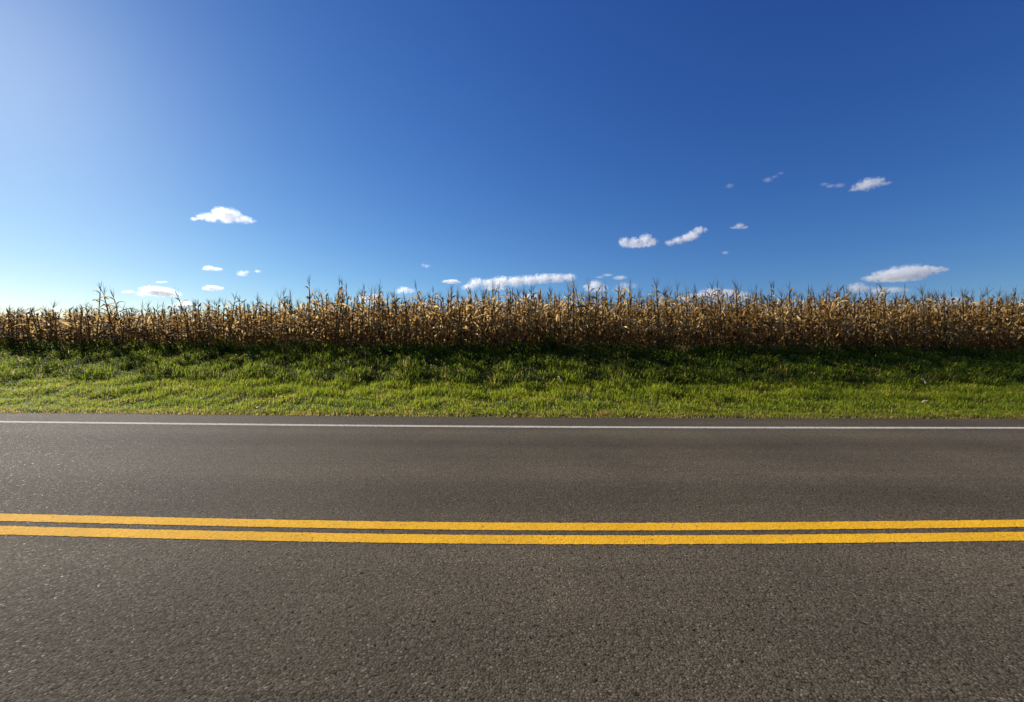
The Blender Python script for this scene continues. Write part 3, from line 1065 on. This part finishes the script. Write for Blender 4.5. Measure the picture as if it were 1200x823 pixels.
def build_clouds():
    BASE = 1300.0
    for (puffs, tau, label) in CLOUDS:
        P = np.array(puffs, float)
        px = (P[:, 0].min() + P[:, 0].max()) / 2
        low = (P[:, 1] + P[:, 3]).max()
        lift = HY - low + (px - CX) * math.tan(ROLL)
        Y = BASE / (lift / F)
        U = Y / F                       # metres per pixel there
        c = at(px, low, Y)
        vs, fs, n = [], [], 0
        bm_v, bm_f = ico()
        scale_px = P[:, 3].max()
        rs = np.random.default_rng(int(px * 7 + low))
        field = []
        for (x, y, rx, ry) in puffs:
            ctr = np.array([x - px, rs.normal(0, 0.15) * ry, low - y])
            rad = np.array([rx, (rx + ry) * 0.5, ry]) * GROW
            vs.append(bm_v * rad * 1.02 + ctr)
            fs.append(bm_f + n)
            n += len(bm_v)
            field.append((tuple(ctr * U), tuple(rad * U)))
        V = np.concatenate(vs)
        Fc = np.concatenate(fs)
        me = bpy.data.meshes.new("cloud_raw")
        V = V / scale_px
        me.from_pydata(V.tolist(), [], Fc.tolist())
        tmp = link(bpy.data.objects.new("cloud_raw", me))
        rm = tmp.modifiers.new("r", "REMESH")
        rm.mode = "VOXEL"
        rm.voxel_size = 0.12
        dg = bpy.context.evaluated_depsgraph_get()
        res = bpy.data.meshes.new_from_object(tmp.evaluated_get(dg))
        bpy.data.objects.remove(tmp)
        bpy.data.meshes.remove(me)
        res.name = "cloud"
        res.transform(Matrix.Scale(scale_px * U, 4))
        res.materials.clear()
        thick = 2 * scale_px * U
        res.materials.append(cloud_material("cloud_vapour", tau / thick * 0.6, field, scale_px * U))
        res.polygons.foreach_set("use_smooth", np.ones(len(res.polygons), dtype=bool))
        o = link(bpy.data.objects.new("cloud", res))
        o.location = c
        tag(o, label, "cloud", "small fair weather clouds")


def ico():
    import bmesh
    bm = bmesh.new()
    bmesh.ops.create_icosphere(bm, subdivisions=2, radius=1.0)
    v = np.array([p.co[:] for p in bm.verts])
    bm.verts.index_update()
    f = np.array([[q.index for q in p.verts] for p in bm.faces])
    bm.free()
    return v, f


# ------------------------------------------------------------------ light, sky, camera
def build_light():
    w = bpy.data.worlds.new("World")
    scene.world = w
    w.use_nodes = True
    nt = w.node_tree
    nt.nodes.clear()
    out = N(nt, "ShaderNodeOutputWorld")
    bg = N(nt, "ShaderNodeBackground")
    sky = N(nt, "ShaderNodeTexSky", sky_type="NISHITA")
    sky.sun_disc = False
    sky.sun_elevation = SUN_EL
    sky.sun_rotation = SUN_AZ
    sky.altitude = 200
    sky.air_density = 1.0
    sky.dust_density = 0.22
    sky.ozone_density = 4.0
    bg.inputs["Strength"].default_value = 0.1
    # film-like response of the sky's blue: each channel gets its own contrast curve
    sep = N(nt, "ShaderNodeSeparateColor")
    nt.links.new(sky.outputs[0], sep.inputs[0])
    com = N(nt, "ShaderNodeCombineColor")
    for i, (g, a) in enumerate(((1.42, 0.97), (1.22, 0.95), (0.85, 0.96))):
        v = math_node(nt, "MULTIPLY", sep.outputs[i], 0.099)
        v = math_node(nt, "POWER", v, g)
        v = math_node(nt, "MULTIPLY", v, a)
        v = math_node(nt, "MINIMUM", v, 2.5)
        v = math_node(nt, "MULTIPLY", v, 1 / (0.1 * 2 ** EXPOSURE))
        nt.links.new(v, com.inputs[i])
    nt.links.new(com.outputs[0], bg.inputs[0])
    nt.links.new(bg.outputs[0], out.inputs[0])
    l = bpy.data.lights.new("sun", "SUN")
    l.energy = 4.6
    l.angle = math.radians(0.5)
    l.color = (1.0, 0.94, 0.85)
    o = link(bpy.data.objects.new("sun", l))
    d = Vector((math.sin(SUN_AZ) * math.cos(SUN_EL), math.cos(SUN_AZ) * math.cos(SUN_EL), math.sin(SUN_EL)))
    o.rotation_euler = d.to_track_quat("Z", "Y").to_euler()
    o.location = d * 60


def build_camera():
    cam = bpy.data.cameras.new("camera")
    cam.sensor_width = 36
    cam.lens = F / 1200 * 36
    cam.shift_y = -(411.5 - HY) / 1200
    cam.clip_start = 0.05
    cam.clip_end = 60000
    o = link(bpy.data.objects.new("camera", cam))
    o.matrix_world = Matrix.Translation((0, 0, CAM_H)) @ Matrix.Rotation(math.radians(90), 4, "X") @ Matrix.Rotation(ROLL, 4, "Z")
    scene.camera = o


build_ground()
build_road()
build_grass()
build_weeds()
build_corn()
build_small_things()
build_clouds()
build_light()
build_camera()

scene.view_settings.view_transform = "Standard"
scene.view_settings.look = "None"
scene.view_settings.gamma = 1
scene.view_settings.exposure = EXPOSURE
scene.view_settings.use_curve_mapping = False
scene.cycles.volume_bounces = 24
scene.cycles.max_bounces = 26
scene.cycles.transparent_max_bounces = 16
scene.cycles.volume_step_rate = 1.0
scene.cycles.use_denoising = True
